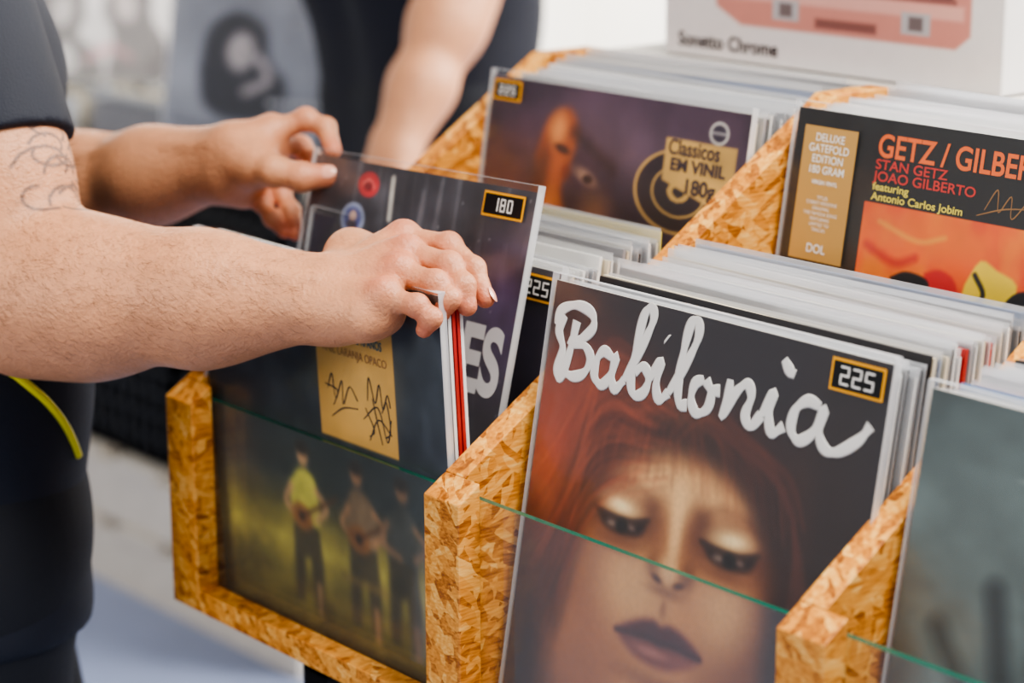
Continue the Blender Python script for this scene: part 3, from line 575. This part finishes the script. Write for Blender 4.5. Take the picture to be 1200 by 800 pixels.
tr=P3('216,36,997|206,70,990|214,90,977|229,97,968')
def tat(v,c):
    ax=nrm(Re-Rs); L=np.linalg.norm(Re-Rs); s=((v-Rs)@ax)/L; rad=v-Rs-np.outer((v-Rs)@ax,ax); e1=nrm(R_-ax*(R_@ax)); e2=np.cross(ax,e1); th=np.arctan2(rad@e2,rad@e1)
    x=th*.055; y=s*L
    ok=(s>.3)&(s<.95); d=np.full(len(v),9.)
    rr=np.random.default_rng(5)
    for k in range(30):
        cx,cy=rr.uniform(-.11,.05),rr.uniform(.17,.25); a0=rr.uniform(0,6); sz=rr.uniform(.5,1.); P=[(cx+sz*.03*math.cos(a0+t)*(.5+t*.25),cy+sz*.024*math.sin(a0+t)*(.4+t*.2)) for t in np.linspace(0,3.4,9)]
        for (a,b),(p,q) in zip(P[:-1],P[1:]):
            l2=(p-a)**2+(q-b)**2; t=np.clip(((x-a)*(p-a)+(y-b)*(q-b))/l2,0,1); d=np.minimum(d,np.hypot(x-a-t*(p-a),y-b-t*(q-b)))
    w=(np.clip((.0020-d)/.0012,0,1)*ok*.7)[:,None]; return c*(1-w)+lin((56,58,64))*w
arm(man,'right_arm',Rs,Re,Rw,fr,tr,rad=(.058,.054,.056,.030),tattoo=tat,bulge=[rc(Rs+(Re-Rs)*.4,Rs+(Re-Rs)*.65,.056,.054,.03),rc(Re+(Rw-Re)*.12+U_*.012,Re+(Rw-Re)*.5+U_*.006,.046,.036,.02)],extra=[rc(A(.265,-.004,.969),A(.294,.007,.972),.0190,.0155,.014)],fs=1.03,hairs=4200,veins=True,h=.0016)
flh=ch('-37,141,1050|-21,163,1060|-3,171,1054|17,164,1038|-47,148,1035|-49,176,1031|-30,177,1020|-18,172,1010|-52,144,1021|-38,146,997|-20,144,983|-4,138,967|-52,133,1012|-41,128,990|-25,128,978|-11,131,968')
tl=P3('-27,111,1025|1,113,1024|22,127,1020|37,145,1021')
arm(man,'left_arm',Ls,Le,Lw,flh,tl,rad=(.055,.046,.045,.028),fs=1.06,hairs=1300,veins=True)
nail(man,tl[3],tl[2],-FW+U_*.4,.0094,r=.0062,ln=.0072); nail(man,fr[0][3],fr[0][2],R_+U_*.6-FW*.3,.0071)
cen=(Ls+Rs)/2
J=dict(ls=Ls,rs=Rs,hip=A(-.170,-.130,.74),neck=cen+A(.01,.02,.09),head=cen+A(.06,.09,.24),look=A(.6,.75,-.55),lk=A(-.20,-.04,.33),rk=A(-.085,-.16,.33),la=A(-.27,-.06,-.09),ra=A(-.13,-.23,-.09))
shirt,tro=body(man,J,M_navy,M_trou,M_hair,{'r':(Rs,Re,.60,.070,.066),'l':(Ls,Le,.5,.066,.064)},.66,A(.44,.9,0),hr=.110,tr_=.102,kr=.084)
def piping(par,surf,pts,w=.003):
    me=surf.data; bv=BVHTree.FromPolygons([v.co.copy() for v in me.vertices],[tuple(p.vertices) for p in me.polygons])
    cu=bpy.data.curves.new('piping','CURVE'); cu.dimensions='3D'; cu.bevel_depth=w; cu.materials.append(M_pipe)
    P=smooth(pts,6); s=cu.splines.new('POLY'); s.points.add(len(P)-1)
    for k,p in enumerate(P):
        h=bv.find_nearest(Vector(p))[0]; s.points[k].co=(h[0],h[1],h[2],1)
    o=bpy.data.objects.new('piping',cu); link(o,par)
piping(man,shirt,P3('-80,-210,940|-50,-180,915|-25,-150,892|0,-120,864|11,-93,836|3,-76,812'),.0036)
m2=empty('man')
Rs2,Re2,Rw2,Ls2,Le2,Lw2,hp=P3('-721,948,1236|-690,872,1071|-658,740,884|-1170,1040,1196|-1312,1221,1068|-1115,1123,1243|-950,1019,888')
fd=nrm(Rw2-Re2); lt=nrm(np.cross(fd,A(0,0,1))); f2,t2=gen_fingers(Rw2,fd,-lt,A(-.5,.1,-.7),.35)
arm(m2,'right_arm',Rs2,Re2,Rw2,f2,t2,h=.003,rad=(.05,.044,.045,.028))
fd=nrm(Lw2-Le2); lt=nrm(np.cross(fd,A(1,0,0))); f3,t3=gen_fingers(Lw2,fd,lt,nrm(np.cross(fd,lt)),.35)
arm(m2,'left_arm',Ls2,Le2,Lw2,f3,t3,h=.003,rad=(.05,.044,.045,.028))
cc=(Rs2+Ls2)/2
J=dict(ls=Ls2,rs=Rs2,hip=hp,neck=cc+A(0,0,.09),head=cc+A(-.05,-.08,.24),look=A(-.6,-.5,-.6),lk=A(hp[0]-.1,hp[1]+.0,.33),rk=A(hp[0]+.1,hp[1]+.03,.33),la=A(hp[0]-.1,hp[1]+.02,-.09),ra=A(hp[0]+.12,hp[1]+.05,-.09))
body(m2,J,M_dark,M_trou,M_hair,{'r':(Rs2,Re2,.7,.066,.060),'l':(Ls2,Le2,.6,.066,.06)},hp[2]-.10,A(-.6,-.5,0),cr=.118)
# ---------------------------------------------------------------- far display
cr=empty('plastic_crate')
def crate(x0,y0,z0,par):
    b=MB(); w,d,h=.36,.36,.27; t=.008
    for k in range(7):
        z=z0+k*(h-t)/6
        b.box(x0,x0+w,y0,y0+t,z,z+t); b.box(x0,x0+w,y0+d-t,y0+d,z,z+t); b.box(x0,x0+t,y0,y0+d,z,z+t); b.box(x0+w-t,x0+w,y0,y0+d,z,z+t)
    for k in range(10):
        x=x0+k*(w-t)/9; b.box(x,x+t,y0,y0+t,z0,z0+h); b.box(x,x+t,y0+d-t,y0+d,z0,z0+h); y=y0+k*(d-t)/9; b.box(x0,x0+t,y,y+t,z0,z0+h); b.box(x0+w-t,x0+w,y,y+t,z0,z0+h)
    b.box(x0,x0+w,y0,y0+d,z0,z0+t); b.box(x0+.012,x0+w-.012,y0+.010,y0+.012,z0,z0+h*.95); b.box(x0+w-.012,x0+w-.010,y0+.01,y0+d-.01,z0,z0+h*.95); return b.obj('crate',M_blackplas,par)
px0,py0=-3.37,1.17
for i in range(5):
    for j in range(2):
        for k in range(2): crate(px0+i*.37,py0+j*.37,.09+k*.275,cr)
for i in range(5):
    for j in range(2):
        stack(px0+i*.37+.025,py0+j*.37+.05,.74,py0+j*.37+.30,.75,24,.04,.02,wts=(9,6,3,2,2,1,4),jz=.014,hh=.325)
pa=empty('pallet'); b=MB(); Mw=mat('pale_pine',(224,216,204),.7,nscale=20)
for k in range(2):
    z=FZ+k*.135
    for y in (py0,py0+.34,py0+.68): b.box(px0-.02,px0+1.88,y-.02,y+.06,z+.02,z+.11)
    for q in range(9): b.box(px0+q*.22-.02,px0+q*.22+.12,py0-.03,py0+.77,z+.11,z+.13)
    for q in (0,.34,.68): b.box(px0-.02,px0+1.88,py0+q-.02,py0+q+.08,z,z+.02)
b.obj('slats',Mw,pa)
def art_bw():
    c=Cv((236,232,230)); n=vnoise(5,6,31)
    c.poly((34,30,36),[(.10,.62),(.16,.44),(.30,.36),(.42,.44),(.44,.60),(.40,.72),(.52,.84),(.5,1),(.02,1),(.06,.8)],.02,1,4); c.ell((196,188,186),.30,.56,.075,.10,.2,.3); c.ell((60,50,54),.27,.545,.02,.01,0,.3)
    c.poly((44,34,44),[(.56,.56),(.62,.42),(.74,.38),(.86,.46),(.86,.62),(.95,.78),(.97,1),(.58,1),(.62,.76)],.02,1,4); c.ell((190,176,174),.70,.54,.07,.10,-.2,.3); c.line((200,120,130),[(.45,.86),(.6,.80),(.72,.86)],.05,.02,.8)
    c.poly((230,226,224),[(.2,.82),(.34,.76),(.38,.92),(.22,.96)],.02,.9,3); c.mul(.85+.3*n); return c.c
def art_grey():
    c=Cv((150,154,164)); c.mix(vnoise(3,4,40)*2-.8,(186,188,194),.6)
    c.poly((34,34,44),[(.18,.62),(.22,.40),(.36,.30),(.52,.36),(.56,.52),(.66,.64),(.62,.80),(.40,.86),(.22,.80)],.03,.95,4); c.ell((196,186,184),.40,.50,.075,.10,.2,.4); c.line((190,180,180),[(.44,.70),(.56,.62),(.50,.52)],.05,.02); c.ell((48,40,48),.42,.49,.012,.01,0,.4)
    for k in range(3): c.line((236,236,238),[(.58,.74+k*.08),(.68,.73+k*.08),(.80,.72+k*.08),(.93,.71+k*.08)],.03,.006,.85)
    for k in range(8): c.line((90,92,102),[(.62+k*.04,.70),(.62+k*.04,.93)],.014,.003,.9)
    c.line((60,60,70),[(.05,.9),(.5,.93),(.95,.97)],.03,.02,.6); c.mul(.85+.3*vnoise(6,6,33)); return c.c
Bc=A(-2.384,1.329,.75); rt_=nrm(A(R_[0],R_[1],0)-FW*.1); record(Bc+A(0,0,.31)-rt_*.16,rt_,A(0,0,-1)-nrm(FW)*.15,art_bw,n=120)
record(A(-1.649,1.059,1.065),nrm(R_-FW*.25-U_*.18),A(0,0,-1)+R_*.36-FW*.15,art_grey,n=120)
# ---------------------------------------------------------------- room
b=MB(); b.box(-6,6,-4,6,FZ-.05,FZ); b.obj('floor',mat('polished_concrete',(140,152,184),.32,var=.25,nscale=3,bump=.1,bscale=30))
Mwall=mat('cream_wall',(248,243,232),.8,var=.03,nscale=4)
b=MB(); b.box(-6,6,5,5.1,FZ,3.0); b.obj('wall_back',Mwall)
b=MB(); b.box(-5.1,-5,-4,5,FZ,3.0); b.obj('wall_left',Mwall)
def area(name,loc,target,size,power,col=(1,1,1),sy=None):
    l=bpy.data.lights.new(name,'AREA'); l.energy=power; l.color=col; l.size=size
    if sy: l.shape='RECTANGLE'; l.size_y=sy
    o=bpy.data.objects.new(name,l); link(o); o.location=loc; o.rotation_euler=(Vector(target)-Vector(loc)).to_track_quat('-Z','Y').to_euler(); return o
area('window_light',(.9,2.9,2.5),(0.1,.1,.9),1.5,270,(1,.96,.90))
area('overhead_fill',(1.5,.2,3.0),(.4,.1,.9),.9,105,(1,.94,.86))  # added warm fill from above right, an unseen area lamp without a fixture
area('front_fill',(.2,-3.2,2.0),(.2,.1,.9),1.4,58,(1,.91,.82))  # weak front fill added behind the camera side, out of view
area('wall_fill',(-3,2.8,2.9),(-4.2,4.8,1),1.5,380,(1,.97,.93))  # unseen lamp added to brighten the far walls
w=bpy.data.worlds.new('w'); sc.world=w; w.use_nodes=True; w.node_tree.nodes['Background'].inputs[0].default_value=(.90,.94,1,1); w.node_tree.nodes['Background'].inputs[1].default_value=.38
try: sc.view_settings.look='AgX - Medium High Contrast'
except Exception: pass
# ---------------------------------------------------------------- camera
cd=bpy.data.cameras.new('camera'); co=bpy.data.objects.new('camera',cd); link(co)
M=Matrix((list(R_),list(U_),list(-FW))).transposed().to_4x4(); M.translation=Vector(C0); co.matrix_world=M
cd.sensor_width=36; cd.lens=F*36/1200; cd.dof.use_dof=True; cd.dof.focus_distance=1.62; cd.dof.aperture_fstop=4.0; cd.clip_start=.05
sc.camera=co
